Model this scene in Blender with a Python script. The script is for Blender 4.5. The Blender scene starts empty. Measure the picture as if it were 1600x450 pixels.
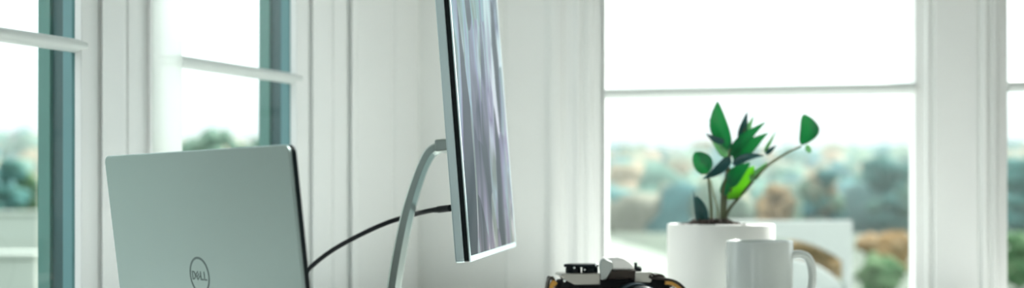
import bpy, bmesh, math, random
from mathutils import Vector, Matrix, noise
C = bpy.context.scene.collection
F, HY, EYE, DESK = 1750.0, 315.0, 0.91, 0.75
R = math.radians

def P(px, py, D):
    return Vector(((px-800)/F*D, D, EYE-(py-HY)/F*D))
def lin(r, g, b):
    f = lambda v: v/12.92 if v <= .04045 else ((v+.055)/1.055)**2.4
    return (f(r/255), f(g/255), f(b/255), 1)

# ------------------------------------------------------------------ materials
def mat(name, col, rough=.5, metal=0., spec=.5, bump=0, bscale=200, var=0, vscale=6, coat=0):
    m = bpy.data.materials.new(name); m.use_nodes = True
    nt = m.node_tree; b = nt.nodes['Principled BSDF']
    b.inputs['Base Color'].default_value = col
    b.inputs['Roughness'].default_value = rough
    b.inputs['Metallic'].default_value = metal
    b.inputs['Specular IOR Level'].default_value = spec
    b.inputs['Coat Weight'].default_value = coat
    if max(col[:3]) < .02: b.inputs['Specular IOR Level'].default_value = .15
    tc = nt.nodes.new('ShaderNodeTexCoord')
    if var:
        n = nt.nodes.new('ShaderNodeTexNoise'); n.inputs['Scale'].default_value = vscale
        n.inputs['Detail'].default_value = 4
        nt.links.new(tc.outputs['Object'], n.inputs['Vector'])
        r = nt.nodes.new('ShaderNodeValToRGB')
        r.color_ramp.elements[0].position = .3; r.color_ramp.elements[1].position = .7
        r.color_ramp.elements[0].color = [c*(1-var) for c in col[:3]]+[1]
        r.color_ramp.elements[1].color = [min(1, c*(1+var)) for c in col[:3]]+[1]
        nt.links.new(n.outputs['Fac'], r.inputs['Fac']); nt.links.new(r.outputs['Color'], b.inputs['Base Color'])
    if bump:
        n = nt.nodes.new('ShaderNodeTexNoise'); n.inputs['Scale'].default_value = bscale
        nt.links.new(tc.outputs['Object'], n.inputs['Vector'])
        u = nt.nodes.new('ShaderNodeBump'); u.inputs['Strength'].default_value = bump; u.inputs['Distance'].default_value = .001
        nt.links.new(n.outputs['Fac'], u.inputs['Height']); nt.links.new(u.outputs['Normal'], b.inputs['Normal'])
    return m

M = {}
M['wall'] = mat('wall_paint', (.895, .91, .90, 1), .55, bump=.08, bscale=90, var=.015)
M['trim'] = mat('trim_paint', (.89, .905, .90, 1), .4, bump=.04, bscale=60, var=.01)
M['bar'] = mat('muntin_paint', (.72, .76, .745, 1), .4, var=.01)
M['ceiling'] = mat('ceiling_paint', (.86, .87, .85, 1), .7, var=.01)
M['floor'] = mat('oak_floor', (.26, .20, .15, 1), .45, var=.15, vscale=5)
M['deskw'] = mat('white_laminate', (.85, .85, .83, 1), .35, bump=.03, var=.01)
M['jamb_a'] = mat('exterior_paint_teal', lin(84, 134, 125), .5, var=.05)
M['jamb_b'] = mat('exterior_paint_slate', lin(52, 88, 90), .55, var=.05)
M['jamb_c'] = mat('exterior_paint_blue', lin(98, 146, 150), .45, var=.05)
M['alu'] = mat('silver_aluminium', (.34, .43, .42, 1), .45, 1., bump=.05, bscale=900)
M['alu_dark'] = mat('dark_mirror_mark', (.10, .14, .14, 1), .35, 1., var=.03)
M['alu_edge'] = mat('polished_edge', (.82, .88, .88, 1), .22, 1., var=.02)
M['black'] = mat('black_plastic', (.006, .012, .014, 1), .35, var=.2)
M['key'] = mat('key_black', (.012, .014, .016, 1), .5, var=.1)
M['rubber'] = mat('black_rubber', (.008, .010, .012, 1), .55, bump=.2, var=.1)
M['mon'] = mat('monitor_pale_silver', lin(206, 226, 230), .35, .35, var=.02)
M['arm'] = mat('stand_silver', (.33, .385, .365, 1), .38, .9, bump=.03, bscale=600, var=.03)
M['armside'] = mat('stand_satin', (.66, .72, .70, 1), .4, .85, var=.03)
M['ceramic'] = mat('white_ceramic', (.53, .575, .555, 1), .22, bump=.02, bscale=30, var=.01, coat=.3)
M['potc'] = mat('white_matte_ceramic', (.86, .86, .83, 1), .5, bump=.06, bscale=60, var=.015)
M['soil'] = mat('dark_soil', (.035, .022, .016, 1), .95, bump=1., bscale=120, var=.5, vscale=60)
M['chrome'] = mat('satin_chrome', (.40, .40, .37, 1), .36, 1., bump=.05, var=.05)
M['prism'] = mat('prism_glint_white', (.93, .93, .91, 1), .3, 0., var=.02)  # glint on the metal housing put into a white base colour
M['cheek'] = mat('grey_satin_metal', (.42, .46, .45, 1), .42, .6, var=.03)
M['leather'] = mat('black_leatherette', (.010, .012, .013, 1), .55, bump=.8, bscale=900, var=.2)
M['lensring'] = mat('lens_blue_black', (.03, .055, .07, 1), .3, .6, var=.2)
M['strap'] = mat('dark_strap_leather', (.03, .02, .014, 1), .6, bump=.3, bscale=300, var=.3, vscale=40)
M['tan'] = mat('tan_strap_leather', (.55, .28, .05, 1), .5, bump=.3, bscale=300, var=.3, vscale=60)
M['white_dot'] = mat('white_paint_mark', (.9, .9, .88, 1), .4, var=.01)
M['stem'] = mat('brown_green_stem', (.10, .12, .055, 1), .5, var=.35, vscale=40)
M['stem_pale'] = mat('pale_green_stem', (.30, .34, .22, 1), .5, var=.25, vscale=40)
M['ghost'] = mat('pale_ghost', (.34, .375, .36, 1), .6, var=.02)
M['gravel'] = mat('pale_gravel', (.20, .235, .195, 1), .9, bump=.6, bscale=3, var=.12, vscale=.4)
M['grass'] = mat('rough_grass', (.045, .075, .045, 1), .9, bump=.8, bscale=4, var=.35, vscale=.25)
M['whitewash'] = mat('whitewashed_wall', (.44, .49, .44, 1), .8, bump=.4, bscale=3, var=.05, vscale=.6)
M['deckw'] = mat('grey_decking', (.42, .42, .40, 1), .7, var=.12, vscale=3)
M['trunk'] = mat('bark', (.06, .045, .03, 1), .9, bump=.8, bscale=20, var=.3)
M['post'] = mat('weathered_post', (.55, .57, .48, 1), .8, var=.1)

def leafmat(name, col, trans, tcol):
    m = bpy.data.materials.new(name); m.use_nodes = True
    nt = m.node_tree; b = nt.nodes['Principled BSDF']; out = nt.nodes['Material Output']
    tc = nt.nodes.new('ShaderNodeTexCoord'); n = nt.nodes.new('ShaderNodeTexNoise'); n.inputs['Scale'].default_value = 45
    nt.links.new(tc.outputs['Object'], n.inputs['Vector'])
    r = nt.nodes.new('ShaderNodeValToRGB')
    r.color_ramp.elements[0].color = [c*.75 for c in col[:3]]+[1]; r.color_ramp.elements[1].color = [c*1.25 for c in col[:3]]+[1]
    nt.links.new(n.outputs['Fac'], r.inputs['Fac']); nt.links.new(r.outputs['Color'], b.inputs['Base Color'])
    b.inputs['Roughness'].default_value = .32
    t = nt.nodes.new('ShaderNodeBsdfTranslucent'); t.inputs['Color'].default_value = tcol
    mx = nt.nodes.new('ShaderNodeMixShader'); mx.inputs[0].default_value = trans
    nt.links.new(b.outputs[0], mx.inputs[1]); nt.links.new(t.outputs[0], mx.inputs[2]); nt.links.new(mx.outputs[0], out.inputs['Surface'])
    return m
M['leaf'] = leafmat('leaf_green', (.014, .17, .075, 1), .4, (.03, .46, .15, 1))
M['leaf_dark'] = leafmat('leaf_dark', (.012, .085, .085, 1), .14, (.015, .16, .10, 1))
M['leaf_bright'] = leafmat('leaf_bright', (.10, .32, .03, 1), .5, (.34, .72, .07, 1))
M['leaf_pale'] = leafmat('leaf_pale', (.22, .42, .24, 1), .4, (.3, .6, .3, 1))

def foliage(name, stops):
    m = bpy.data.materials.new(name); m.use_nodes = True
    nt = m.node_tree; b = nt.nodes['Principled BSDF']; b.inputs['Roughness'].default_value = 1; b.inputs['Specular IOR Level'].default_value = .1
    g = nt.nodes.new('ShaderNodeNewGeometry'); r = nt.nodes.new('ShaderNodeValToRGB'); r.color_ramp.interpolation = 'LINEAR'
    el = r.color_ramp.elements
    el[0].position, el[0].color = 0, stops[0]; el[1].position, el[1].color = 1, stops[-1]
    for i, s in enumerate(stops[1:-1], 1):
        e = el.new(i/(len(stops)-1)); e.color = s
    nt.links.new(g.outputs['Random Per Island'], r.inputs['Fac'])
    tc = nt.nodes.new('ShaderNodeTexCoord'); n = nt.nodes.new('ShaderNodeTexNoise'); n.inputs['Scale'].default_value = .5; n.inputs['Detail'].default_value = 5
    nt.links.new(tc.outputs['Object'], n.inputs['Vector'])
    mp = nt.nodes.new('ShaderNodeMapRange'); mp.inputs[3].default_value = .55; mp.inputs[4].default_value = 1.45
    nt.links.new(n.outputs['Fac'], mp.inputs[0])
    mx = nt.nodes.new('ShaderNodeMix'); mx.data_type = 'RGBA'; mx.blend_type = 'MULTIPLY'; mx.inputs[0].default_value = 1
    nt.links.new(r.outputs['Color'], mx.inputs[6]); nt.links.new(mp.outputs[0], mx.inputs[7])
    nt.links.new(mx.outputs[2], b.inputs['Base Color'])
    return m
FT = 1.12
def fc(*c): return tuple(v*FT for v in c)+(1,)
M['forest'] = foliage('forest_leaves', [fc(.040, .120, .130), fc(.065, .170, .165), fc(.115, .185, .125), fc(.040, .125, .130), fc(.24, .195, .13), fc(.055, .14, .115), fc(.12, .18, .13), fc(.29, .205, .14)])
M['fir'] = foliage('evergreen_leaves', [fc(.050, .135, .125), fc(.065, .165, .15), fc(.095, .18, .14)])
M['copse'] = foliage('hazed_copse_leaves', [fc(.12, .20, .15), fc(.15, .235, .18), fc(.19, .245, .175)])  # leaves paled, haze put into their colours
M['bush'] = foliage('shrub_leaves', [fc(.07, .15, .07), fc(.10, .18, .09), fc(.14, .20, .11)])
M['autumn'] = foliage('autumn_leaves', [fc(.30, .20, .10), fc(.26, .19, .11), fc(.36, .25, .14)])

def glass():
    m = bpy.data.materials.new('window_glass'); m.use_nodes = True
    nt = m.node_tree; nt.nodes.remove(nt.nodes['Principled BSDF']); out = nt.nodes['Material Output']
    t = nt.nodes.new('ShaderNodeBsdfTransparent'); t.inputs[0].default_value = (.965, .985, .975, 1)
    g = nt.nodes.new('ShaderNodeBsdfGlossy'); g.inputs['Roughness'].default_value = .0
    f = nt.nodes.new('ShaderNodeFresnel'); f.inputs[0].default_value = 1.45
    mx = nt.nodes.new('ShaderNodeMixShader')
    ge = nt.nodes.new('ShaderNodeNewGeometry'); s1 = nt.nodes.new('ShaderNodeMath'); s1.operation = 'SUBTRACT'; s1.inputs[0].default_value = 1; nt.links.new(ge.outputs['Backfacing'], s1.inputs[1])
    m1 = nt.nodes.new('ShaderNodeMath'); m1.operation = 'MULTIPLY'; nt.links.new(f.outputs[0], m1.inputs[0]); nt.links.new(s1.outputs[0], m1.inputs[1])
    nt.links.new(m1.outputs[0], mx.inputs[0]); nt.links.new(t.outputs[0], mx.inputs[1]); nt.links.new(g.outputs[0], mx.inputs[2])
    nt.links.new(mx.outputs[0], out.inputs['Surface'])
    return m
M['glass'] = glass()

def stile_glow():
    m = bpy.data.materials.new('stile_glow_white'); m.use_nodes = True
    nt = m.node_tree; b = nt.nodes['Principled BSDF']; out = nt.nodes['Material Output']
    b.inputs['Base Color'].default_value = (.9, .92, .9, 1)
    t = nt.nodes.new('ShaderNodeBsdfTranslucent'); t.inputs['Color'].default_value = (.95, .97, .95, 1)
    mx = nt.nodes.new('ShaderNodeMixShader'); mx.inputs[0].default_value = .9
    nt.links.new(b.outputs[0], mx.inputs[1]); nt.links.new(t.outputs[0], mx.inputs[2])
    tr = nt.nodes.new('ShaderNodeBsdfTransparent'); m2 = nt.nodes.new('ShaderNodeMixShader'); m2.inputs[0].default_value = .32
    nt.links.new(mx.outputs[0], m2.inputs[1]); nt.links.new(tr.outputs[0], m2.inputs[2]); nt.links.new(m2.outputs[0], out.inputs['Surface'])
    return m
M['stile_glow'] = stile_glow()

def screen():
    m = bpy.data.materials.new('screen_picture'); m.use_nodes = True
    nt = m.node_tree; b = nt.nodes['Principled BSDF']
    L = nt.links.new; N = nt.nodes.new
    tc = N('ShaderNodeTexCoord')
    mp = N('ShaderNodeMapping'); mp.inputs['Scale'].default_value = (9, 1, 3.2); L(tc.outputs['Object'], mp.inputs['Vector'])
    w = N('ShaderNodeTexNoise'); w.inputs['Scale'].default_value = .8; w.inputs['Detail'].default_value = 3; L(mp.outputs[0], w.inputs['Vector'])
    ad = N('ShaderNodeMix'); ad.data_type = 'RGBA'; ad.blend_type = 'LINEAR_LIGHT'; ad.inputs[0].default_value = .35
    L(mp.outputs[0], ad.inputs[6]); L(w.outputs['Color'], ad.inputs[7])
    n1 = N('ShaderNodeTexNoise'); n1.inputs['Scale'].default_value = 1.1; n1.inputs['Detail'].default_value = 3.5; n1.inputs['Roughness'].default_value = .5
    L(ad.outputs[2], n1.inputs['Vector'])
    r = N('ShaderNodeValToRGB'); el = r.color_ramp.elements
    stops = [(.20, lin(50, 72, 84)), (.30, lin(112, 120, 134)), (.38, lin(158, 158, 184)), (.46, lin(176, 206, 208)), (.52, lin(132, 152, 138)), (.59, lin(206, 220, 220)), (.66, lin(142, 136, 166)), (.76, lin(250, 252, 250))]
    el[0].position, el[0].color = stops[0]; el[1].position, el[1].color = stops[-1]
    for p, c in stops[1:-1]:
        e = el.new(p); e.color = c
    ct = N('ShaderNodeMapRange'); ct.inputs[1].default_value = .40; ct.inputs[2].default_value = .61; ct.inputs[3].default_value = .2; ct.inputs[4].default_value = .78
    vo = N('ShaderNodeTexVoronoi'); vo.inputs['Scale'].default_value = 2.2; L(ad.outputs[2], vo.inputs['Vector'])
    sv = N('ShaderNodeSeparateColor'); L(vo.outputs['Color'], sv.inputs[0])
    v2 = N('ShaderNodeMapRange'); v2.inputs[3].default_value = .24; v2.inputs[4].default_value = .76; L(sv.outputs[0], v2.inputs[0])
    mv = N('ShaderNodeMix'); mv.data_type = 'FLOAT'; mv.inputs[0].default_value = .5; L(n1.outputs['Fac'], mv.inputs[2]); L(v2.outputs[0], mv.inputs[3])
    L(mv.outputs[0], ct.inputs[0]); L(ct.outputs[0], r.inputs['Fac'])
    # teal wash towards the top of the picture, brown-grey grasses at its foot
    sp = N('ShaderNodeSeparateXYZ'); L(tc.outputs['Object'], sp.inputs[0])
    mr = N('ShaderNodeMapRange'); mr.inputs[1].default_value = 0; mr.inputs[2].default_value = .26; L(sp.outputs['Z'], mr.inputs[0])
    r2 = N('ShaderNodeValToRGB'); e2 = r2.color_ramp.elements
    e2[0].color = lin(222, 214, 208); e2[1].color = lin(190, 222, 226); e3 = e2.new(.45); e3.color = lin(222, 220, 240)
    L(mr.outputs[0], r2.inputs['Fac'])
    mx = N('ShaderNodeMix'); mx.data_type = 'RGBA'; mx.blend_type = 'MULTIPLY'; mx.inputs[0].default_value = .9
    L(r.outputs['Color'], mx.inputs[6]); L(r2.outputs['Color'], mx.inputs[7])
    b.inputs['Base Color'].default_value = (.01, .01, .012, 1); b.inputs['Roughness'].default_value = .4; b.inputs['Specular IOR Level'].default_value = .06
    L(mx.outputs[2], b.inputs['Emission Color']); b.inputs['Emission Strength'].default_value = SCREEN
    return m
SCREEN = 1.1
M['screen'] = screen()

# ------------------------------------------------------------------ helpers
def obj(name, bm, m, parent=None, loc=None, smooth=False, bevel=0, segs=2, subsurf=0):
    me = bpy.data.meshes.new(name)
    bmesh.ops.recalc_face_normals(bm, faces=bm.faces)
    bm.to_mesh(me); bm.free()
    o = bpy.data.objects.new(name, me); C.objects.link(o)
    me.materials.append(M[m] if isinstance(m, str) else m)
    if parent: o.parent = parent
    if loc is not None: o.location = loc
    if smooth:
        for p in me.polygons: p.use_smooth = True
    if bevel:
        b = o.modifiers.new('bevel', 'BEVEL'); b.width = bevel; b.segments = segs; b.limit_method = 'ANGLE'; b.angle_limit = R(40)
    if subsurf:
        s = o.modifiers.new('sub', 'SUBSURF'); s.levels = s.render_levels = subsurf
    return o
def sharp(o, deg=35):
    o.data.set_sharp_from_angle(angle=R(deg)); return o
def empty(name, loc, rz=0):
    o = bpy.data.objects.new(name, None); C.objects.link(o); o.location = loc; o.rotation_euler = (0, 0, rz); o.empty_display_size = .05
    return o
def tag(o, label, cat, group=None, kind=None):
    o['label'] = label; o['category'] = cat
    if group: o['group'] = group
    if kind: o['kind'] = kind
    return o
def struct(o): o['kind'] = 'structure'; return o
def box(bm, x0, x1, y0, y1, z0, z1, mx=None):
    vs = [bm.verts.new((x, y, z)) for z in (z0, z1) for x, y in ((x0, y0), (x1, y0), (x1, y1), (x0, y1))]
    for f in ((3, 2, 1, 0), (4, 5, 6, 7), (0, 1, 5, 4), (1, 2, 6, 5), (2, 3, 7, 6), (3, 0, 4, 7)): bm.faces.new([vs[i] for i in f])
    if mx: bmesh.ops.transform(bm, matrix=mx, verts=vs)
    return vs
def prism(bm, pts, a, b, axis='z', mx=None):
    """closed 2-D outline extruded from a to b along an axis"""
    mk = {'z': lambda p, h: (p[0], p[1], h), 'y': lambda p, h: (p[0], h, p[1]), 'x': lambda p, h: (h, p[0], p[1])}[axis]
    v0 = [bm.verts.new(mk(p, a)) for p in pts]; v1 = [bm.verts.new(mk(p, b)) for p in pts]
    n = len(pts)
    for i in range(n): bm.faces.new((v0[i], v0[(i+1) % n], v1[(i+1) % n], v1[i]))
    bm.faces.new(v0[::-1]); bm.faces.new(v1)
    if mx: bmesh.ops.transform(bm, matrix=mx, verts=v0+v1)
    return v0+v1
def rrect(x0, x1, y0, y1, r, n=6):
    o = []
    for cx, cy, a0 in ((x1-r, y1-r, 0), (x0+r, y1-r, 90), (x0+r, y0+r, 180), (x1-r, y0+r, 270)):
        for k in range(n+1):
            a = R(a0+90*k/n); o.append((cx+r*math.cos(a), cy+r*math.sin(a)))
    return o
def lathe(bm, prof, n=48, mx=None, close=True):
    """prof: (r, z) list revolved about z"""
    rings = []; allv = []
    for r, z in prof:
        if r < 1e-6: rg = [bm.verts.new((0, 0, z))]
        else: rg = [bm.verts.new((r*math.cos(2*math.pi*k/n), r*math.sin(2*math.pi*k/n), z)) for k in range(n)]
        rings.append(rg); allv += rg
    for a, b in zip(rings, rings[1:]):
        for k in range(n):
            k2 = (k+1) % n
            if len(a) == 1 and len(b) == 1: continue
            if len(a) == 1: bm.faces.new((a[0], b[k2], b[k]))
            elif len(b) == 1: bm.faces.new((a[k], a[k2], b[0]))
            else: bm.faces.new((a[k], a[k2], b[k2], b[k]))
    if mx: bmesh.ops.transform(bm, matrix=mx, verts=allv)
    return allv
def catmull(pts, n=8):
    pts = [Vector(p) for p in pts]; q = [pts[0]*2-pts[1]]+pts+[pts[-1]*2-pts[-2]]; out = []
    for i in range(1, len(q)-2):
        for k in range(n):
            t = k/n
            out.append(.5*((2*q[i])+(q[i+1]-q[i-1])*t+(2*q[i-1]-5*q[i]+4*q[i+1]-q[i+2])*t*t+(3*q[i]-q[i-1]-3*q[i+1]+q[i+2])*t**3))
    return out+[pts[-1]]
def tube(bm, pts, rad, n=12):
    """tube along a polyline; rad a number or a function of 0..1"""
    pts = [Vector(p) for p in pts]; rings = []; L = len(pts)
    up = None
    for i, p in enumerate(pts):
        d = (pts[min(i+1, L-1)]-pts[max(i-1, 0)]).normalized()
        if up is None: up = d.orthogonal().normalized()
        up = (up-d*up.dot(d)).normalized(); s = d.cross(up)
        r = rad(i/(L-1)) if callable(rad) else rad
        rings.append([bm.verts.new(p+(up*math.cos(2*math.pi*k/n)+s*math.sin(2*math.pi*k/n))*r) for k in range(n)])
    for a, b in zip(rings, rings[1:]):
        for k in range(n): bm.faces.new((a[k], a[(k+1) % n], b[(k+1) % n], b[k]))
    bm.faces.new(rings[0][::-1]); bm.faces.new(rings[-1])

# ------------------------------------------------------------------ room shell
class Wall:
    def __init__(s, O, u, n): s.O, s.u, s.n = Vector(O), Vector(u), Vector(n)
    def t(s, px, d=0):
        k = (px-800)/F; q = s.O+s.n*d
        return (q.x-k*q.y)/(k*s.u.y-s.u.x)
    def pt(s, t, d): return s.O+s.u*t+s.n*d
    def mx(s):
        return Matrix(((s.u.x, s.n.x, 0, s.O.x), (s.u.y, s.n.y, 0, s.O.y), (0, 0, 1, 0), (0, 0, 0, 1)))
WL = Wall((-.1595, 1.9126), (-.468, -.884), (.884, -.468))     # from the corner towards the viewer
WR = Wall((.1533, 1.85), (.98, -.196), (-.196, -.98))         # u = 0 at the left edge of the big pane
TC = WR.t(654)                                                  # the corner along the right wall
SILL, HEAD, CEIL = .58, 2.15, 2.5
def wbox(bm, w, t0, t1, d0, d1, z0, z1): box(bm, t0, t1, d0, d1, z0, z1, w.mx())
TH = .064
def wall(name, w, spans, opens):
    """solid spans full height, and sill + head pieces over the openings"""
    bm = bmesh.new()
    for a, b in spans: wbox(bm, w, a, b, -TH, 0, 0, CEIL)
    for a, b in opens:
        wbox(bm, w, a, b, -TH, 0, 0, SILL); wbox(bm, w, a, b, -TH, 0, HEAD, CEIL)
    return struct(obj(name, bm, 'wall'))
l1a, l1b = WL.t(128), WL.t(128)+.30
l2a, l2b = WL.t(464), WL.t(240, .0)
r1a, r1b = 0., WR.t(1430)
r2a, r2b = WR.t(1574), WR.t(1574)+.55
LEND, REND = 3.3, 2.55
wall('wall_left', WL, [(-.02, l2a), (l2b, l1a), (l1b, LEND)], [(l2a, l2b), (l1a, l1b)])
wall('wall_right', WR, [(TC, r1a), (r1b, r2a), (r2b, REND)], [(r1a, r1b), (r2a, r2b)])
A, B = WL.pt(LEND, 0), WR.pt(REND, 0)
# the wall behind the viewer and the one on the far right, the first with an unseen window added for fill light
D2 = Vector((B.x+.05, -1.9)); A2 = Vector((A.x-.02, -1.9))
def wall_between(name, p, q, o0=None, o1=None, sill=.5, head=2.2):
    u = (q-p); Ln = u.length; u = u/Ln; n = Vector((-u.y, u.x))
    w = Wall(p, u, n)
    bm = bmesh.new()
    for a, b in ((0, o0), (o1, Ln)) if o0 else ((0, Ln),): wbox(bm, w, a, b, -TH, 0, 0, CEIL)
    if o0: wbox(bm, w, o0, o1, -TH, 0, 0, sill); wbox(bm, w, o0, o1, -TH, 0, head, CEIL)
    struct(obj(name, bm, 'wall')); return w, Ln
WB, _ = wall_between('wall_back', A2, D2, 1.2, 1.7)
WS, _ = wall_between('wall_side', D2, B)
def window_simple(name, w, a, b, sill, head):
    e = struct(empty(name, (*w.pt((a+b)/2, 0), sill)))
    inv = Matrix.Translation(-e.location)
    bm = bmesh.new()
    for t in (a+.02, (a+b)/2, b-.02): box(bm, t-.02, t+.02, -.05, .012, sill, head, inv @ w.mx())
    for z in (sill+.02, head-.02): box(bm, a, b, -.045, .010, z-.02, z+.02, inv @ w.mx())
    obj('window_frame', bm, 'trim', e)
    bm = bmesh.new(); box(bm, a+.01, b-.01, -.022, -.018, sill+.01, head-.01, inv @ w.mx()); obj('window_pane', bm, 'glass', e)
window_simple('fill_window', WB, 1.2, 1.7, .5, 2.2)

corner = WL.pt(0, 0)
bm = bmesh.new()
poly = [(corner.x-.03, corner.y+.08), (A.x-.08, A.y), (A2.x-.08, A2.y-.08), (D2.x+.1, D2.y-.08), (B.x+.1, B.y+.08)]
prism(bm, poly, -.1, 0); struct(obj('floor', bm, 'floor'))
bm = bmesh.new(); prism(bm, poly, CEIL, CEIL+.1); struct(obj('ceiling', bm, 'ceiling'))

# casings: one moulded profile each, extruded full height
tn = [0]
def casing(w, pts, back=-.002, m='trim', z0=.0, z1=CEIL):
    """pts: (pixel column, projection) outline of the moulding, left to right"""
    ol = [(w.t(px, d), d) for px, d in pts]
    ol = [(ol[0][0], back)]+ol+[(ol[-1][0], back)]
    bm = bmesh.new(); prism(bm, ol, z0, z1, mx=w.mx())
    tn[0] += 1
    return struct(obj('trim_%d' % tn[0], bm, m, bevel=.0012, segs=2))
casing(WL, [(127, .009), (153, .011), (155, .007), (158, .007), (160, .017), (194, .018), (196, .0155), (199, .0155), (201, .018), (231, .018), (234, .024), (239, .024)])
casing(WL, [(463, .009), (482, .010), (484, .007), (487, .007), (489, .015), (515, .015), (517, .013), (519, .013), (521, .015), (543, .015), (545, .012), (548, .012), (550, .022), (556, .022), (558, .014), (611, .012), (613, .0098), (616, .0098), (618, .012), (650, .014)])
casing(WR, [(790, .000), (791, .004), (846, .004), (851, .004), (856, .010), (861, .018), (868, .020), (876, .018), (880, .010), (886, .008), (896, .009), (900, .016), (906, .017), (909, .008), (914, .008), (918, .014), (923, .012), (928, .003), (938, .000), (946, .000)])
casing(WR, [(1430, .002), (1446, .003), (1448, .010), (1453, .010), (1455, .004), (1459, .004), (1462, .012), (1527, .014), (1529, .008), (1533, .008), (1536, .016), (1543, .016), (1546, .006), (1550, .006), (1552, .013), (1557, .012), (1560, .002), (1574, .001)])
# skirting boards at the foot of the two window walls
for nm, w, a, b in (('baseboard_left', WL, .03, LEND), ('baseboard_right', WR, TC+.03, REND)):
    bm = bmesh.new(); wbox(bm, w, a, b, .002, .03, 0, .11); struct(obj(nm, bm, 'trim', bevel=.004))

# windows ---------------------------------------------------------
ZM = EYE+.1775                                                   # height of the glazing bars
def window(name, w, a, b, dark_at=None, glow_to=None, d=-.004):
    e = struct(empty(name, (*w.pt((a+b)/2, 0), SILL)))
    mx = Matrix.Translation(-e.location) @ w.mx()
    bm = bmesh.new(); box(bm, a+.001, b-.001, d-.006, d-.002, SILL+.005, HEAD-.005, mx); obj('window_pane', bm, 'glass', e)
    bm = bmesh.new()
    hh, n = (.0085 if w is WR else .0076), 12
    for zc in (ZM, ZM+.62):
        prism(bm, [(d+.004+.011*math.cos(R(-90+180*k/n)), zc+hh*math.sin(R(-90+180*k/n))) for k in range(n+1)]+[(d-.010, zc+hh*.8), (d-.010, zc-hh*.8)], a+.0005, (glow_to+.004 if glow_to else b-.0005), 'x', mx)
    obj('muntin', bm, 'bar', e, smooth=False)
    bm = bmesh.new()
    box(bm, a, b, -.05, .012, SILL, SILL+.03, mx); box(bm, a, b, -.05, .012, HEAD-.03, HEAD, mx)
    obj('sash_rail', bm, 'trim', e, bevel=.003)
    bm = bmesh.new(); box(bm, a-.02, b+.02, -.06, .05, SILL-.03, SILL-.004, mx); obj('window_sill', bm, 'trim', e, bevel=.004)
    if dark_at is not None:                                      # dark outer frame stepped back behind the glass
        s = 1 if dark_at == a else -1
        for nm, m, d0, d1, dep in (('outer_stop', 'jamb_c', -.026, -.011, .0045), ('outer_jamb', 'jamb_b', -.046, -.026, .002), ('outer_casing', 'jamb_a', -.066, -.046, .006)):
            bm = bmesh.new(); t0, t1 = sorted((dark_at, dark_at+s*dep)); box(bm, t0, t1, d0, d1, SILL, HEAD, mx); obj(nm, bm, m, e)
    if glow_to is not None:  # sash stile made translucent and part see-through to glow as if sunlit
        bm = bmesh.new(); box(bm, glow_to, WL.t(228, .0145), .0125, .0165, SILL+.03, HEAD-.03, mx); obj('glowing_stile', bm, 'stile_glow', e)
    return e
window('window_1', WL, l1a, l1b, l1a)
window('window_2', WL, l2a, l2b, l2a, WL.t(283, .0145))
window('window_3', WR, r1a, r1b)
window('window_4', WR, r2a, r2b)

# ------------------------------------------------------------------ desk
desk = empty('desk', (*WR.pt(.2, .6), 0))
dm = Matrix.Translation(-desk.location) @ WR.mx()
bm = bmesh.new()
prism(bm, [(-.30, .055), (.70, .055), (.70, 1.25), (-.655, 1.25)], DESK-.03, DESK, mx=dm); obj('desk_top', bm, 'deskw', desk, bevel=.003)
for t, d in ((-.22, .14), (.62, .14), (.62, 1.17), (-.52, 1.17)):
    bm = bmesh.new(); box(bm, t-.025, t+.025, d-.025, d+.025, 0, DESK-.03, dm); obj('leg', bm, 'deskw', desk, bevel=.003)
tag(desk, 'white desk in the window corner carrying the laptop, monitor, camera, mug and potted plant', 'desk')

# ------------------------------------------------------------------ laptop
LW, LH, TILT = .296, .199, R(7)
mid = Vector((-.2558, .9225)); zmid = EYE-.0585
lr = Vector((.7071, -.7071)); lb = Vector((.7071, .7071))
hz = zmid-LH/2*math.cos(TILT)-DESK; hoff = LH/2*math.sin(TILT)
hpos = mid+lb*hoff
lap = empty('laptop', (hpos.x, hpos.y, DESK), R(-45))
tag(lap, 'silver laptop seen from the back of its open lid with a round maker\'s mark', 'laptop')
lm = Matrix.Translation((0, 0, max(hz, .004))) @ Matrix.Rotation(TILT, 4, 'X')   # lid frame: x along, z up the lid, -y the outer face
bm = bmesh.new(); prism(bm, rrect(-LW/2, LW/2, 0, LH, .007), -.0022, .0, 'y', lm); lid = obj('lid', bm, 'alu', lap, bevel=.0009, segs=3)
bm = bmesh.new(); prism(bm, rrect(-LW/2+.0006, LW/2-.0006, .0006, LH-.0006, .0066), .0001, .0044, 'y', lm); bz = obj('screen_bezel', bm, 'black', lap)
bm = bmesh.new(); prism(bm, rrect(-LW/2+.005, LW/2-.005, .016, LH-.006, .002), .0045, .0048, 'y', lm); obj('display', bm, 'key', bz)
# round maker's mark: a ring and four letters, the second one leaning
bm = bmesh.new()
zc, ro, ri = LH/2-.0035, .0158, .0139
n = 64; vs = []
for y in (-.00235, -.0021):
    for r in (ro, ri): vs.append([bm.verts.new((r*math.cos(2*math.pi*k/n), y, zc+r*math.sin(2*math.pi*k/n))) for k in range(n)])
for k in range(n):
    j = (k+1) % n
    bm.faces.new((vs[0][k], vs[0][j], vs[1][j], vs[1][k])); bm.faces.new((vs[2][k], vs[3][k], vs[3][j], vs[2][j]))
    bm.faces.new((vs[0][k], vs[2][k], vs[2][j], vs[0][j])); bm.faces.new((vs[1][k], vs[1][j], vs[3][j], vs[3][k]))
bmesh.ops.transform(bm, matrix=lm, verts=bm.verts)
ring = obj('round_mark', bm, 'alu_dark', lid)
def bars(bm, rects, cx, rot=0):
    m2 = lm @ Matrix.Translation((cx, 0, zc)) @ Matrix.Rotation(-rot, 4, 'Y')
    for x0, x1, z0, z1 in rects: box(bm, x0, x1, -.00235, -.0021, z0, z1, m2)
bm = bmesh.new(); h, s = .0037, .00135
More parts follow.
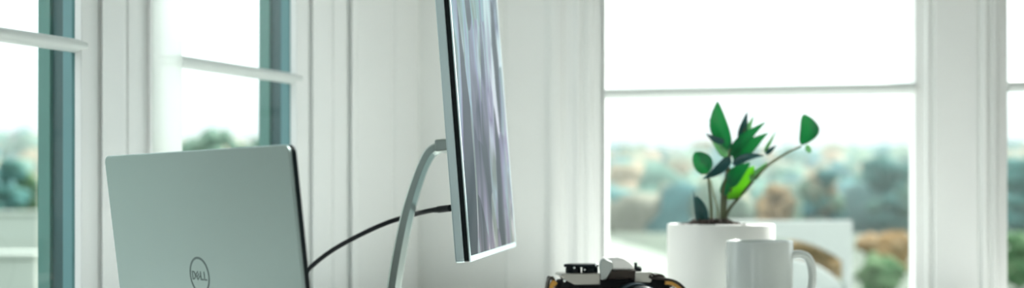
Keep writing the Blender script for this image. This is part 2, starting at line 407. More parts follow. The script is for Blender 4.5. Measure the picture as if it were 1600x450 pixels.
pts = [(-.0026, -h), (-.0005, -h)]+[(-.0005+.0035*math.cos(R(a)), h*math.sin(R(a))) for a in range(-80, 81, 16)]+[(-.0005, h), (-.0026, h)]
inn = [(-.0026+s, -h+s), (-.0006, -h+s)]+[(-.0006+(.0035-s)*math.cos(R(a)), (h-s)*math.sin(R(a))) for a in range(-80, 81, 16)]+[(-.0006, h-s), (-.0026+s, h-s)]
m2 = lm @ Matrix.Translation((-.0092, 0, zc))
va = [bm.verts.new(m2 @ Vector((x, -.00235, z))) for x, z in pts]; vb = [bm.verts.new(m2 @ Vector((x, -.00235, z))) for x, z in inn]
vc = [bm.verts.new(m2 @ Vector((x, -.0021, z))) for x, z in pts]; vd = [bm.verts.new(m2 @ Vector((x, -.0021, z))) for x, z in inn]
for k in range(len(pts)):
    j = (k+1) % len(pts)
    bm.faces.new((va[k], va[j], vb[j], vb[k])); bm.faces.new((va[k], vc[k], vc[j], va[j])); bm.faces.new((vb[k], vb[j], vd[j], vd[k])); bm.faces.new((vc[k], vd[k], vd[j], vc[j]))
obj('letter', bm, 'alu_dark', lid)
bm = bmesh.new(); e = .0029
bars(bm, [(-e, -e+s, -e, e), (-e+s, e, -e, -e+s*.9), (-e+s, e, -s*.45, s*.45), (-e+s, e, e-s*.9, e)], -.0028, R(38)); obj('letter', bm, 'alu_dark', lid)
for cx in (.0036, .0092):
    bm = bmesh.new(); bars(bm, [(-.0022, -.0022+s, -h, h), (-.0022+s, .0025, -h, -h+s)], cx); obj('letter', bm, 'alu_dark', lid)
# base with keyboard deck, on the far side of the lid
bm = bmesh.new(); prism(bm, [(.004, .002), (.195, .002), (.199, .0055), (.199, .007), (.004, .0125)], -LW/2, LW/2, 'x'); base = obj('base', bm, 'alu', lap, bevel=.0012)
bm = bmesh.new(); prism(bm, [(.010, .0124), (.196, .0074), (.196, .0077), (.010, .0127)], -LW/2+.004, LW/2-.004, 'x'); obj('palm_rest', bm, 'black', base)
bm = bmesh.new()
for r in range(6):
    for c in range(14):
        x0 = -.136+c*.0195; y0 = .018+r*.0165; zt = .0127-(y0-.010)*.0269
        box(bm, x0, x0+.0165, y0, y0+(.0135 if r else .009), zt-.0005, zt+.0006)
obj('keyboard', bm, 'key', base)
bm = bmesh.new(); prism(bm, [(.125, .0095), (.183, .0079), (.183, .0083), (.125, .0099)], -.052, .052, 'x'); obj('touchpad', bm, 'key', base)
bm = bmesh.new(); tube(bm, [(-.115, .002, .0085), (.115, .002, .0085)], .0042, 16); obj('hinge', bm, 'black', lap)
for sx in (-1, 1):
    for yy in (.02, .18):
        bm = bmesh.new(); box(bm, sx*.09-.03, sx*.09+.03, yy-.004, yy+.004, 0, .0021); obj('rubber_foot', bm, 'rubber', base)

# ------------------------------------------------------------------ monitor
MW, MH, MT = .3596, .335, R(4.5)
n0, n1 = P(733, 410, 1.0), P(805, 385, 1.357)
mdir = Vector((n1.x-n0.x, n1.y-n0.y)); MW = mdir.length; mdir /= MW
mrz = math.atan2(mdir.y, mdir.x)
mb = Vector(((n0.x+n1.x)/2, (n0.y+n1.y)/2)); zb = (n0.z+n1.z)/2
foot = P(606, 540, 1.20)
mon = empty('monitor', (foot.x, foot.y, DESK), mrz)
tag(mon, 'thin pale silver monitor seen almost edge on, showing a streaky grey and lavender picture', 'monitor')
W2L = Matrix.Translation((foot.x, foot.y, DESK)) @ Matrix.Rotation(mrz, 4, 'Z'); W2L = W2L.inverted()
pm = W2L @ Matrix.Translation((mb.x, mb.y, zb)) @ Matrix.Rotation(mrz, 4, 'Z') @ Matrix.Rotation(-MT, 4, 'X')
# panel frame: x from the near to the far edge, -y the screen side, z up the panel
def mpart(name, x0, x1, y0, y1, z0, z1, r, m, par, bev=0):
    bm = bmesh.new(); prism(bm, rrect(x0, x1, z0, z1, r, 4), y0, y1, 'y', pm); return obj(name, bm, m, par, bevel=bev, segs=2)
panel = mpart('panel_shell', -MW/2, MW/2, .0042, .0125, 0, MH, .004, 'mon', mon, .0012)
mpart('bezel', -MW/2+.0004, MW/2-.0004, .0, .0041, .0006, MH-.0006, .003, 'black', mon)
mpart('front_rim', -MW/2+.0002, MW/2-.0002, -.0012, -.0001, .0002, MH-.0002, .003, 'mon', mon)
scr = bmesh.new()
sx0, sx1, sz0, sz1 = -MW/2+.0065, MW/2-.008, .0058, MH-.006
vs = [scr.verts.new(v) for v in ((sx0, -.00125, sz0), (sx1, -.00125, sz0), (sx1, -.00125, sz1), (sx0, -.00125, sz1))]
f = scr.faces.new(vs); ext = bmesh.ops.extrude_face_region(scr, geom=[f]); bmesh.ops.translate(scr, vec=(0, -.0003, 0), verts=[v for v in ext['geom'] if isinstance(v, bmesh.types.BMVert)])
so = obj('screen', scr, 'screen', mon); so.matrix_local = pm
bm = bmesh.new(); prism(bm, rrect(-.075, .075, .05, .19, .012, 4), .0126, .020, 'y', pm); obj('rear_housing', bm, 'mon', mon, bevel=.003)
# stand: a tapering curved blade
cl = [(606, 549, 20), (610, 500, 20), (616, 450, 20), (624, 400, 20), (636, 340, 19), (648, 297, 18), (660, 263, 17), (673, 239, 18), (690, 229.5, 17)]
D_ARM = 1.19
cp = catmull([P(x, y, D_ARM) for x, y, _ in cl], 6); wd = catmull([(w, 0, 0) for *_, w in cl], 6)
bm = bmesh.new(); rings = []
for i, p in enumerate(cp):
    d = (cp[min(i+1, len(cp)-1)]-cp[max(i-1, 0)]); d.y = 0; d.normalize(); nn = Vector((d.z, 0, -d.x)); hw = wd[i].x/F*D_ARM/2; dep = .017-.004*i/len(cp)
    rings.append([bm.verts.new(W2L @ (p+nn*hw*a+Vector((0, dep*b, 0)))) for a, b in ((-1, -.6), (-.75, -1), (.35, -1), (1, -.35), (1, .6), (.6, 1), (-.6, 1), (-1, .6))])
for a, b in zip(rings, rings[1:]):
    for k in range(8): bm.faces.new((a[k], a[(k+1) % 8], b[(k+1) % 8], b[k]))
bm.faces.new(rings[0]); bm.faces.new(rings[-1][::-1])
arm = obj('stand_arm', bm, 'arm', mon, bevel=.0006)
hub0 = P(688, 229, D_ARM); hubL = W2L @ hub0
bm = bmesh.new()
q = pm.inverted() @ hubL
box(bm, q.x-.022, q.x+.022, .0201, q.y+.002, q.z-.0065, q.z+.0065, pm); obj('hinge_block', bm, 'arm', mon, bevel=.002)
bm = bmesh.new(); prism(bm, rrect(-.028, .13, -.05, .05, .02, 8), 0, .007, 'z'); obj('stand_base', bm, 'arm', mon, bevel=.002)

# cable from the monitor to the far side of the laptop
cab = empty('usb_cable', (-.36, 1.32, DESK))
tag(cab, 'black cable rising from behind the laptop to the back of the monitor', 'cable')
cpx = [P(704, 325, 1.15), P(690, 326.5, 1.165), P(668, 330, 1.19), P(640, 337, 1.228), P(600, 350, 1.24), P(555, 371, 1.25), P(515, 394, 1.26), P(482, 421, 1.265), P(455, 452, 1.26), P(432, 500, 1.245), Vector((-.27, 1.23, DESK+.02)), Vector((-.305, 1.215, DESK+.0045)), Vector((-.345, 1.165, DESK+.0045))]
lport = lap.location+Vector((-.7071*(LW/2)+.7071*.045, .7071*(LW/2)+.7071*.045, .007))
cpx += [Vector((-.365, 1.135, DESK+.005)), lport+Vector((-.7071, .7071, 0))*.045, lport+Vector((-.7071, .7071, 0))*.022]
org = Vector(cab.location)
pts = catmull([p-org for p in cpx], 8)
bm = bmesh.new(); tube(bm, pts, .0027, 12); obj('cord', bm, 'rubber', cab, smooth=True)
bm = bmesh.new(); a = P(703.5, 325.2, 1.15)-org; b = P(679, 328.2, 1.172)-org; tube(bm, catmull([a, a.lerp(b, .5), b], 4), lambda t: .0036 if t < .8 else .003, 12); sharp(obj('plug', bm, 'rubber', cab, smooth=True))
bm = bmesh.new(); tube(bm, [lport+Vector((-.7071, .7071, 0))*k-org for k in (.001, .012, .024)], .0036, 12); sharp(obj('plug', bm, 'rubber', cab, smooth=True))

# ------------------------------------------------------------------ film camera
kp = P(958, 420, 1.25)
cam = empty('film_camera', (kp.x, kp.y, DESK), R(9))
tag(cam, 'silver and black film camera with a tan-edged strap lying before the flower pot', 'camera')
# local frame: x right, -y towards the viewer, z up
kz = lambda y: EYE-(y-HY)/F*1.25-DESK
ZT = kz(431)                                  # top-plate height
bm = bmesh.new(); prism(bm, rrect(-.064, .064, -.016, .016, .012, 6), .003, kz(436), 'z'); body = obj('body', bm, 'leather', cam, bevel=.002)
bm = bmesh.new(); prism(bm, rrect(-.064, .064, -.0165, .0165, .012, 6), 0, .0029, 'z'); obj('base_plate', bm, 'chrome', body, bevel=.001)
kx = lambda px: (px-958)/F*1.25
def plate(x0, x1, zb, zt, cut):                  # top-plate end whose outer lower corner is cut away
    bm = bmesh.new(); prism(bm, [(x0, zt-.003), (x0+.002, zt), (x1, zt), (x1, zb), (x0+cut, zb), (x0+.003, zt-.0055)] if cut > 0 else [(x0, zb), (x0, zt), (x1-.002, zt), (x1, zt-.003), (x1+cut, zb)], -.0178, .0165, 'y')
    return obj('top_plate', bm, 'chrome', cam, bevel=.0012)
plate(kx(869), kx(932), kz(443), kz(425), .016)
plate(kx(986), kx(1017), kz(441), kz(424), -.004)
bm = bmesh.new(); prism(bm, [(kx(950), kz(421)), (kx(988), kz(421)), (kx(988), kz(434)), (kx(942), kz(434))], -.0175, .016, 'y'); obj('prism_collar', bm, 'strap', cam, bevel=.0008)
bm = bmesh.new(); prism(bm, [(kx(951), kz(420.8)), (kx(940), kz(402.5)), (kx(950), kz(400.5)), (kx(962), kz(400)), (kx(971), kz(402)), (kx(979), kz(407)), (kx(985), kz(413.5)), (kx(989), kz(420.8))], -.0150, .012, 'y'); pr = obj('prism_housing', bm, 'prism', cam, bevel=.004, segs=4)
bm = bmesh.new(); prism(bm, [(kx(932.5), kz(436)), (kx(930), kz(412)), (kx(932), kz(404)), (kx(938), kz(402)), (kx(950), kz(408)), (kx(951), kz(416)), (kx(941), kz(434))], -.0205, -.0151, 'y'); obj('prism_cheek', bm, 'cheek', cam, bevel=.0015, segs=3)
bm = bmesh.new(); lathe(bm, [(0, 0), (.0062, 0), (.0062, .0035), (.0050, .005), (0, .005)], 24, Matrix.Translation((.0265, 0, kz(424)))); sharp(obj('rewind_knob', bm, 'black', cam, smooth=True))
bm = bmesh.new(); tube(bm, [(.0262, 0, kz(421)), (.0258, 0, kz(410.5))], .0017, 12); box(bm, .0225, .0305, -.002, .002, kz(418.5), kz(416.5)); obj('rewind_crank', bm, 'black', cam)
# black winding lever with the dials under it
bm = bmesh.new()
prism(bm, [(-.0575, -.003), (-.050, -.011), (-.032, -.0135), (-.019, -.011), (-.0170, .004), (-.030, .011), (-.047, .010)], kz(416.5), kz(411.5), 'z'); lev = obj('wind_lever', bm, 'black', cam, bevel=.0016)
for x, rr in ((-.0465, .0085), (-.0275, .0088)):
    bm = bmesh.new(); lathe(bm, [(0, 0), (rr, 0), (rr, .0049), (rr*.9, .0057), (0, .0057)], 32, Matrix.Translation((x, -.0045, kz(424.8)))); d_ = sharp(obj('dial', bm, 'black', cam, smooth=True))
for x, y, z, r in ((kx(892), -.0128, kz(417), .0014), (kx(908), -.0140, kz(420), .0014), (kx(927), -.0115, kz(413), .0019), (kx(876), -.0178, kz(436), .0019)):
    bm = bmesh.new(); bmesh.ops.create_icosphere(bm, subdivisions=2, radius=r, matrix=Matrix.Translation((x, y, z))); obj('bright_stud', bm, 'alu_edge', cam, smooth=True)
# lens, pointing at the viewer and a little to the right
lx, lz = .018, ZT-.035
mL = Matrix.Translation((lx, -.0172, lz)) @ Matrix.Rotation(R(90), 4, 'X')
bm = bmesh.new(); lathe(bm, [(0, 0), (.029, 0), (.029, .010), (.0275, .012), (.0275, .030), (.026, .032), (.026, .046), (.0235, .046), (.022, .036), (0, .036)], 48, mL); lens = sharp(obj('lens_barrel', bm, 'black', cam, smooth=True))
bm = bmesh.new(); lathe(bm, [(.0276, .0135), (.0292, .0135), (.0292, .0285), (.0276, .0285)], 64, mL); sharp(obj('focus_ring', bm, 'lensring', lens, smooth=True))
bm = bmesh.new(); lathe(bm, [(0, .0365), (.021, .0365), (.012, .0395), (0, .0405)], 32, mL); obj('front_glass', bm, 'lensring', lens, smooth=True)
bm = bmesh.new(); lathe(bm, [(.0246, .0462), (.0262, .0462), (.0262, .0475), (.0246, .0475)], 48, mL); obj('name_ring', bm, 'lensring', lens, smooth=True)
# strap: both ends rise from the lugs and fall to the desk
def strap(bm, pts, w, th=.0022):
    pts = catmull(pts, 7); rings = []
    for i, p in enumerate(pts):
        d = (pts[min(i+1, len(pts)-1)]-pts[max(i-1, 0)]).normalized(); s = Vector((0, 1, 0)); s = (s-d*s.dot(d)).normalized(); u = d.cross(s)
        rings.append([bm.verts.new(p+s*w/2*a+u*th/2*b) for a, b in ((-1, -1), (1, -1), (1, 1), (-1, 1))])
    for a, b in zip(rings, rings[1:]):
        for k in range(4): bm.faces.new((a[k], a[(k+1) % 4], b[(k+1) % 4], b[k]))
    bm.faces.new(rings[0][::-1]); bm.faces.new(rings[-1])
bm = bmesh.new(); strap(bm, [(-.0655, 0, ZT-.013), (-.0690, -.002, ZT-.003), (-.0735, -.004, ZT-.002), (-.0765, -.006, ZT-.016), (-.078, -.010, .02), (-.083, -.016, .0025), (-.11, -.03, .0015)], .012); st = obj('strap', bm, 'strap', cam)
bm = bmesh.new(); strap(bm, [(-.0672, -.0085, ZT-.008), (-.0702, -.010, ZT-.006), (-.0735, -.0115, ZT-.014), (-.0742, -.013, ZT-.022)], .004, .0045); obj('tan_keeper', bm, 'tan', st)
bm = bmesh.new(); strap(bm, [(.062, -.004, ZT-.010), (.050, -.010, ZT+.001), (.040, -.012, ZT-.0015), (.060, -.018, ZT-.004), (.072, -.022, ZT-.012), (.083, -.028, ZT-.030), (.092, -.036, .02), (.10, -.045, .003), (.13, -.06, .0015)], .016, .003); st2 = obj('strap', bm, 'strap', cam)
bm = bmesh.new(); strap(bm, [(.052, -.0262, ZT-.0065), (.060, -.0268, ZT-.0075), (.070, -.0308, ZT-.0150), (.077, -.035, ZT-.025)], .004, .0035); obj('tan_keeper', bm, 'tan', st2)
for sx in (-1, 1):
    bm = bmesh.new(); lathe(bm, [(.0035, -.001), (.0055, -.001), (.0055, .001), (.0035, .001), (.0035, -.001)], 20, Matrix.Translation((sx*.066, -.002, ZT-.017)) @ Matrix.Rotation(R(90), 4, 'X')); obj('strap_lug', bm, 'chrome', cam, smooth=True)

# ------------------------------------------------------------------ mug
mp_ = P(1186.5, 376, 1.35)
mug = empty('mug', (mp_.x, mp_.y, DESK))
tag(mug, 'plain white ceramic mug with its handle to the right, before the flower pot', 'mug')
mr, mh = 51.5/F*1.35, mp_.z-DESK
bm = bmesh.new()
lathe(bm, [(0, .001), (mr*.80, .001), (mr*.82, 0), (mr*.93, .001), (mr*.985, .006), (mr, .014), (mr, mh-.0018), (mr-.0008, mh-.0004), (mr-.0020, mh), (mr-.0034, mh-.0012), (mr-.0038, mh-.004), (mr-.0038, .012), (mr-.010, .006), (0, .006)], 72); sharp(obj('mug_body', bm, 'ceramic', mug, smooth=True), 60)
bm = bmesh.new(); hp = []
zt_ = mp_.z-(397-376)/F*1.35-DESK
for x, z in ((mr-.002, zt_-.001), (mr+.008, zt_), (mr+.017, zt_-.004), (mr+.0215, zt_-.015), (mr+.0225, zt_-.032), (mr+.019, zt_-.048), (mr+.012, zt_-.060), (mr-.002, zt_-.066)): hp.append((x, 0, z))
path = catmull(hp, 6); rings = []
for i, p in enumerate(path):
    d = (path[min(i+1, len(path)-1)]-path[max(i-1, 0)]).normalized(); s = Vector((0, 1, 0)); u = d.cross(s)
    rings.append([bm.verts.new(p+s*.0065*math.cos(a)+u*.0050*math.sin(a)) for a in [2*math.pi*k/14 for k in range(14)]])
for a, b in zip(rings, rings[1:]):
    for k in range(14): bm.faces.new((a[k], a[(k+1) % 14], b[(k+1) % 14], b[k]))
bm.faces.new(rings[0]); bm.faces.new(rings[-1][::-1])
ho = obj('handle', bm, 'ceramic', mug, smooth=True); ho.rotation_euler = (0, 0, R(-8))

# ------------------------------------------------------------------ potted plant
DP = 1.5
pp = P(1126, 349.5, DP)
plant = empty('potted_plant', (pp.x, pp.y, DESK))
tag(plant, 'glossy green plant growing in a white cylindrical pot by the window', 'potted plant')
pr_, ph = 83/F*DP, pp.z-DESK
bm = bmesh.new(); lathe(bm, [(0, 0), (pr_*.94, 0), (pr_*.985, .003), (pr_, .009), (pr_, ph-.0025), (pr_-.0012, ph-.0006), (pr_-.003, ph), (pr_-.006, ph-.0006), (pr_-.007, ph-.003), (pr_-.0075, .02), (0, .02)], 96); sharp(obj('pot', bm, 'potc', plant, smooth=True), 60)
bm = bmesh.new(); bmesh.ops.create_circle(bm, cap_ends=False, segments=4, radius=.001); bm.clear()
g = 26; rows = []
for i in range(g+1):
    rr = (pr_-.0085)*i/g; row = []
    for k in range(64 if i else 1):
        a = 2*math.pi*k/64; x, y = rr*math.cos(a), rr*math.sin(a)
        z = ph-.009+.0155*math.exp(-((x+.012)**2+y*y)/(2*.036**2))+.0042*noise.noise((x*110, y*110, 3))+.002*noise.noise((x*300, y*300, 1))
        row.append(bm.verts.new((x, y, z)))
    rows.append(row)
for a, b in zip(rows, rows[1:]):
    for k in range(64):
        j = (k+1) % 64
        if len(a) == 1: bm.faces.new((a[0], b[k], b[j]))
        else: bm.faces.new((a[k], b[k], b[j], a[j]))
obj('soil', bm, 'soil', plant)
po = Vector(plant.location)
def stem(pts, r0, r1, m='stem'):
    bm = bmesh.new(); tube(bm, [p-po for p in catmull([P(x, y, DP+d) for x, y, d in pts], 8)], lambda t: r0+(r1-r0)*t, 10); return obj('stem', bm, m, plant, smooth=True)
stem([(1131, 356, 0), (1133, 320, .002), (1134, 285, 0), (1139, 245, -.003), (1140, 228, -.004)], .0029, .0018)
stem([(1112, 356, -.01), (1111, 322, -.012), (1108, 290, -.012), (1106, 270, -.01)], .0024, .0014)
stem([(1122, 356, .004), (1121, 328, .006), (1114, 300, .004), (1110, 280, 0)], .0017, .0011, 'stem_pale')
stem([(1127, 356, -.004), (1128, 315, -.006), (1131, 290, -.006), (1140, 262, -.006)], .0023, .0014)
stem([(1134, 354, .008), (1137, 331, .008), (1163, 299, .012), (1196, 262, .016), (1226, 241, .018), (1252, 228, .018)], .0026, .0014)
stem([(1141, 300, .002), (1150, 262, .008), (1158, 226, .012), (1164, 200, .014)], .0015, .0008)
def leaf(base, tip, w, m, d0=0, d1=0, side=0., bow=.1, prof=(.9, .55), fold=.22, twist=0):
    """blade from base to tip pixels (depth offsets d0, d1), w = full width in pixels, side = sideways bow of the midrib"""
    a, b = P(*base, DP+d0), P(*tip, DP+d1); L = (b-a).length; d = (b-a)/L
    view = Vector((a.x, a.y, 0)).normalized()
    s = d.cross(view).normalized(); nn = s.cross(d).normalized()
    if twist: q = Matrix.Rotation(twist, 3, d); s = q @ s; nn = q @ nn
    W = w/F*DP/2; nl, nw = 14, 6; bm = bmesh.new(); g = []
    pe, pk = prof
    for i in range(nl+1):
        t = i/nl
        ww = W*(max(0, math.sin(math.pi*t**pk))**pe) if 0 < t < 1 else 0
        c = a+d*L*t+s*side*L*math.sin(math.pi*t)+nn*bow*L*math.sin(math.pi*t)
        if ww == 0: g.append([bm.verts.new(c)]); continue
        g.append([bm.verts.new(c+s*ww*j/(nw/2)-nn*fold*ww*abs(j/(nw/2))**1.3+nn*.05*ww*math.sin(7*t+j)) for j in range(-nw//2, nw//2+1)])
    for p, q in zip(g, g[1:]):
        for k in range(nw):
            if len(p) == 1: bm.faces.new((p[0], q[k+1], q[k]))
            elif len(q) == 1: bm.faces.new((p[k], p[k+1], q[0]))
            else: bm.faces.new((p[k], p[k+1], q[k+1], q[k]))
    bmesh.ops.translate(bm, vec=-po, verts=bm.verts)
    o = obj('leaf', bm, m, plant, smooth=True)
    sd = o.modifiers.new('thick', 'SOLIDIFY'); sd.thickness = .0006
    return o
leaf((1141, 234), (1121, 157), 29, 'leaf', -.006, -.012, side=.10, prof=(.85, .85))
leaf((1137, 236), (1107, 186), 17, 'leaf', .010, .014, side=-.05)
leaf((1132, 223), (1102, 208), 11, 'leaf_dark', -.004, -.010, side=.05)
leaf((1137, 246), (1110, 216), 13, 'leaf_pale', .004, .012)
leaf((1105, 272), (1086, 237), 30, 'leaf', -.012, -.020, side=-.06, prof=(.6, .85), fold=.1)
leaf((1142, 246), (1097, 280), 17, 'leaf_dark', -.010, -.022, side=.06)
leaf((1141, 244), (1197, 190), 20, 'leaf', -.006, -.004, side=.05)
leaf((1158, 222), (1168, 173), 15, 'leaf_dark', .014, .020, side=.02)
leaf((1160, 220), (1178, 180), 11, 'leaf_pale', .020, .026)
leaf((1146, 252), (1201, 207), 25, 'leaf', .004, .006, side=.04)
leaf((1144, 257), (1195, 243), 14, 'leaf_dark', -.012, -.022, side=.10)
leaf((1139, 292), (1173, 254), 24, 'leaf', -.010, .0, side=.10, prof=(.8, .7))
leaf((1127, 309), (1179, 259), 33, 'leaf_bright', .004, .014, side=-.06, prof=(.75, .75), fold=.15)
leaf((1130, 306), (1139, 268), 15, 'leaf', -.006, -.010)
leaf((1172, 283), (1200, 252), 13, 'leaf_pale', .010, .020)
leaf((1196, 241), (1214, 226), 8, 'leaf_dark', .012, .016)
leaf((1194, 238), (1213, 204), 6, 'leaf_pale', .016, .020)
leaf((1253, 227), (1257, 178), 30, 'leaf', .018, .016, side=-.20, prof=(.62, 1.0), fold=.12)
leaf((1260, 226), (1266, 239), 9, 'leaf_pale', .020, .020, prof=(.5, 1))
leaf((1092, 352), (1083, 296), 7, 'leaf_dark', .0, .004)
leaf((1102, 354), (1088, 305), 17, 'leaf_dark', -.006, -.008, side=-.04, prof=(.7, .8))
leaf((1106, 352), (1098, 318), 8, 'leaf_dark', -.004, -.002)

# ------------------------------------------------------------------ outdoors
random.seed(11)
bm = bmesh.new(); prism(bm, [(-9, 2.6), (9, 2.1), (9, 6.4), (-9, 6.9)], -.12, -.0, 'z'); struct(obj('deck', bm, 'deckw'))
# ground: level yard, then a valley and a wooded rise behind it
GZ = -1.0
def ridge(x):                                         # skyline height over x at about 230 m
    return 8.0+(5.0*min(1, max(0, (-x-10)/30)))+1.5*math.sin(x*.021+.6)+1.0*math.sin(x*.055+2)
def ground_z(x, y):
    r = math.hypot(x, y)
    if r < 66: return GZ
    if r < 90: return GZ-2.2*((r-66)/24)
    k = min(1, (r-90)/140); k = k*k*(3-2*k)
    return (GZ-2.2)+(ridge(x)*.8+2.4)*k
bm = bmesh.new(); grid = []
rs = [1.2, 4, 8, 14, 20, 25, 30, 37, 45, 55, 65, 75, 90, 105, 120, 140, 160, 185, 210, 240, 300, 420]
for r in rs:
    grid.append([bm.verts.new((2*math.sin(a)+r*math.sin(a), 1.5+r*math.cos(a)+3, ground_z(r*math.sin(a), r*math.cos(a)))) for a in [R(-88+176*k/60) for k in range(61)]])
for a, b in zip(grid, grid[1:]):
    for k in range(60): bm.faces.new((a[k], a[k+1], b[k+1], b[k]))
struct(obj('ground', bm, 'grass', smooth=True))
# pale gravel yard seen at the foot of the left part of the big window
bm = bmesh.new(); yd = []
for x, y in ((880, 368.5), (945, 372), (990, 384), (1040, 398), (1060, 412), (1050, 455), (860, 455)):
    D = F*(EYE-GZ-.05)/(y-HY); q = P(x, y, D); yd.append((q.x, q.y))
prism(bm, yd, GZ, GZ+.05, 'z'); y_ = struct(obj('gravel_yard', bm, 'gravel'))

def blob(bm, c, rx, rz, sub=2, rough=.28, fr=1.3):
    res = bmesh.ops.create_icosphere(bm, subdivisions=sub, radius=1)
    off = random.random()*50
    for v in res['verts']:
        k = 1+rough*noise.noise(v.co*fr+Vector((off, 0, 0)))*1.6+rough*.5*noise.noise(v.co*fr*2.7+Vector((0, off, 0)))
        v.co = Vector((v.co.x*rx*k, v.co.y*rx*k, v.co.z*rz*k))+Vector(c)
# the wooded hillsides: nobody could count their crowns
def forest(name, label, a0, a1, n, r0, r1, m='forest', lo=1.7, hi=3.6):
    bm = bmesh.new()
    for i in range(n):
        a = R(random.uniform(a0, a1)); r = r0+(r1-r0)*random.random()**.8
        x, y = r*math.sin(a), r*math.cos(a); s = random.uniform(lo, hi)
        blob(bm, (x, y, ground_z(x, y)+s*random.uniform(.3, .7)), s, s*random.uniform(.8, 1.15))
    o = obj(name, bm, m, smooth=True); tag(o, label, 'forest', kind='stuff'); return o
forest('hillside_forest', 'blurred blue-green and rust wooded hillside seen through the big right window', 1, 27, 950, 100, 245)
forest('hillside_forest', 'blurred green wooded hillside seen through the two left windows', -34, -9, 700, 95, 240)

def tree(label, px, py_top, D, rw, m, cat='tree', group=None, trunk=True):
    top = P(px, py_top, D); g = min(ground_z(top.x, D), top.z-1.0)
    o = empty('tree' if cat == 'tree' else 'shrub', (top.x, D, g)); tag(o, label, cat, group)
    h = top.z-g; bm = bmesh.new()
    for i in range(26):
        a = random.uniform(0, 6.283); q = random.random()**.6; zz = (h-.3*rw)*random.uniform(.32 if trunk else .12, 1)
        lim = rw*math.sin(math.pi*min(1, max(.08, (zz/h-.12)/.95)))**.7
        blob(bm, (lim*.7*q*math.cos(a), lim*.7*q*math.sin(a), zz), rw*random.uniform(.28, .42), rw*random.uniform(.26, .38), 2)
    obj('crown', bm, m, o, smooth=True)
    bm = bmesh.new(); tube(bm, [(0, 0, 0), (.05*rw, 0, h*.3), (0, .03*rw, h*.7)], lambda t: rw*.09*(1-.6*t), 8); obj('trunk', bm, 'trunk', o, smooth=True)
    return o
# seen through the left windows
tree('tallest round-topped tree straight behind the laptop lid, seen through the second window', 338, 199, 42, 1.0, 'copse')
tree('tree at the right edge of the second window above the laptop lid', 404, 207, 40, .75, 'copse')
tree('low tree against the left side of the second window, above the laptop lid', 300, 213, 44, .8, 'copse')
tree('low tree between the two taller ones in the second window', 372, 216, 46, .7, 'copse')
tree('green tree at the left edge of the photo, seen through the first window', 12, 246, 36, .75, 'fir')
tree('green tree beside the pale post in the first window', 46, 262, 39, .62, 'bush')
# seen through the right window
tree('rust-coloured shrub low in the right end of the big window', 1385, 362, 28, .75, 'autumn', 'shrub', trunk=False)
tree('rust-coloured shrub seen through the arched opening of the stand-in chair', 1276, 366, 27, .85, 'autumn', 'shrub', trunk=False)
tree('green shrub below the rust-coloured one at the right of the big window', 1372, 396, 22, .55, 'bush', 'shrub', trunk=False)
tree('blue-green tree below the far leaf of the potted plant', 1284, 262, 88, 2.0, 'forest')
tree('broad blue-green tree at the right end of the big window', 1388, 240, 96, 2.6, 'fir')
tree('pale rust tree behind the right side of the potted plant', 1212, 285, 90, 1.7, 'autumn')
tree('yellow-green shrub in the narrow window at the right edge of the photo', 1592, 360, 24, .5, 'bush', 'shrub', trunk=False)
tree('dark tree in the narrow window at the right edge of the photo', 1596, 236, 80, 2.2, 'fir')

# morning haze lying over the valley
hz_ = bpy.data.materials.new('haze'); hz_.use_nodes = True; nt = hz_.node_tree; nt.nodes.remove(nt.nodes['Principled BSDF'])
vs_ = nt.nodes.new('ShaderNodeVolumeScatter'); vs_.inputs['Density'].default_value = .0013; vs_.inputs['Color'].default_value = (.93, 1, .99, 1); vs_.inputs['Anisotropy'].default_value = .2
nt.links.new(vs_.outputs[0], nt.nodes['Material Output'].inputs['Volume'])
bm = bmesh.new(); box(bm, -260, 260, 50, 300, -12, 34); o = obj('haze', bm, hz_); tag(o, 'thin pale haze over the wooded valley outside the windows', 'haze', kind='stuff')

# two stepped whitewashed garden walls and a post beyond the first window
for y0, y1, D, lab in ((336, 386, 17, 'upper of two pale garden walls beyond the first window'), (402, 446, 12, 'lower of two pale garden walls beyond the first window')):
    a, b = P(-260, y0, D), P(66, y0, D); zb_ = P(0, y1, D).z
    bm = bmesh.new(); box(bm, a.x-a.x, b.x-a.x, -.15, .15, GZ-a.z, 0); 
    box(bm, -.02, b.x-a.x+.02, -.19, .19, 0.001, .06)
    o = obj('garden_wall', bm, 'whitewash', bevel=.02, loc=a); tag(o, lab, 'wall')
q = P(67, 232, 10.5); bm = bmesh.new(); box(bm, -.03, .03, -.03, .03, GZ, q.z); prism(bm, rrect(-.04, .04, -.04, .04, .008, 3), q.z+.0005, q.z+.03, 'z')
o = obj('garden_post', bm, 'post', bevel=.006, loc=(q.x, q.y, 0)); tag(o, 'slim pale post beyond the first window, beside its dark outer frame', 'post')

# added pale chair standing in for a pane reflection: square frame, arched opening, dome
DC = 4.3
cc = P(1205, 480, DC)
gch = empty('reflection_ghost', (cc.x, cc.y, 0)); tag(gch, 'pale chair with square arched back outside the window behind the mug handle', 'ghost')
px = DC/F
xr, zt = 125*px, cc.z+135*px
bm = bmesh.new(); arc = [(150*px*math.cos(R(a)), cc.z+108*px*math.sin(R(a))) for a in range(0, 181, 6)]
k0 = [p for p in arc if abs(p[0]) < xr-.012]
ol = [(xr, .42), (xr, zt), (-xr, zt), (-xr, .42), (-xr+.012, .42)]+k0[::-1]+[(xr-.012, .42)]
prism(bm, ol, -.02, .02, 'y'); obj('ghost_frame', bm, 'ghost', gch, bevel=.004)
bm = bmesh.new(); prism(bm, [(122*px*math.cos(R(a)), cc.z+80*px*math.sin(R(a))) for a in range(0, 181, 6)]+[(-122*px, .47), (122*px, .47)], -.015, .03, 'y'); obj('ghost_dome', bm, 'ghost', gch, bevel=.012, segs=3)
bm = bmesh.new(); prism(bm, rrect(-xr, xr, -.42, .02, .04), .42, .465, 'z'); obj('ghost_seat', bm, 'ghost', gch, bevel=.01)
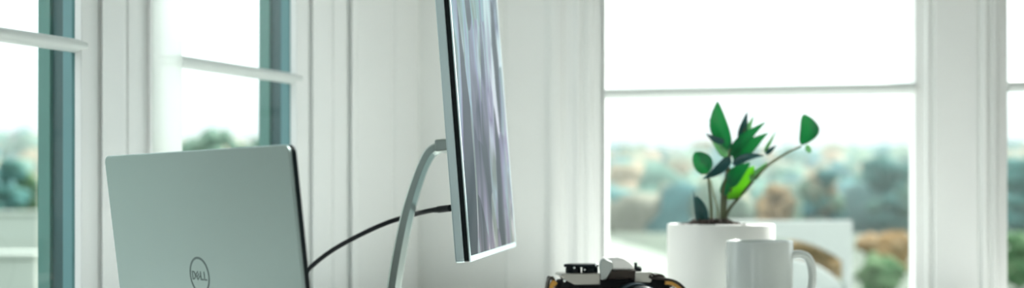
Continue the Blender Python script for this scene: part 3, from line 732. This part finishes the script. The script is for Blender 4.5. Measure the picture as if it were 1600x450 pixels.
for sx in (-1, 1):
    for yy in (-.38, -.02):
        bm = bmesh.new(); tube(bm, [(sx*(xr-.03), yy, .42), (sx*(xr-.015), yy, 0)], .016, 12); obj('leg', bm, 'ghost', gch, smooth=True)

# ------------------------------------------------------------------ light, sky, camera
w = bpy.data.worlds.new('sky'); bpy.context.scene.world = w; w.use_nodes = True
nt = w.node_tree; bg = nt.nodes['Background']
tc = nt.nodes.new('ShaderNodeTexCoord'); sp = nt.nodes.new('ShaderNodeSeparateXYZ'); nt.links.new(tc.outputs['Generated'], sp.inputs[0])
rp = nt.nodes.new('ShaderNodeValToRGB'); e = rp.color_ramp.elements
e[0].position, e[0].color = 0., (.22, .26, .25, 1)
e[1].position, e[1].color = .16, (.93, 1, 1.02, 1)
x_ = e.new(.035); x_.color = (.265, .31, .325, 1)
nt.links.new(sp.outputs['Z'], rp.inputs['Fac']); nt.links.new(rp.outputs['Color'], bg.inputs['Color'])
bg.inputs['Strength'].default_value = 2.9
sl = bpy.data.lights.new('sun', 'SUN'); sl.energy = 17.0; sl.angle = R(.8); sl.color = (1, .985, .95)
so_ = bpy.data.objects.new('sun', sl); C.objects.link(so_)
tosun = Vector((math.cos(R(51.5))*math.cos(R(40)), math.sin(R(51.5))*math.cos(R(40)), math.sin(R(40))))
so_.rotation_euler = tosun.to_track_quat('Z', 'Y').to_euler(); so_.location = (3, 6, 5)

cd = bpy.data.cameras.new('camera'); co = bpy.data.objects.new('camera', cd); C.objects.link(co)
co.location = (0, 0, EYE); co.rotation_euler = (R(90), 0, 0)
cd.sensor_width = 36; cd.lens = F/1600*36; cd.shift_y = (HY-225)/1600; cd.clip_start = .02; cd.clip_end = 2000
cd.dof.use_dof = True; cd.dof.focus_distance = 1.03; cd.dof.aperture_fstop = 3.7
sc = bpy.context.scene; sc.camera = co
sc.view_settings.view_transform = 'Standard'; sc.view_settings.look = 'None'; sc.view_settings.exposure = -0.44; sc.view_settings.gamma = 1
sc.view_settings.use_curve_mapping = False
sc.cycles.max_bounces = 16; sc.cycles.diffuse_bounces = 8; sc.cycles.transparent_max_bounces = 16
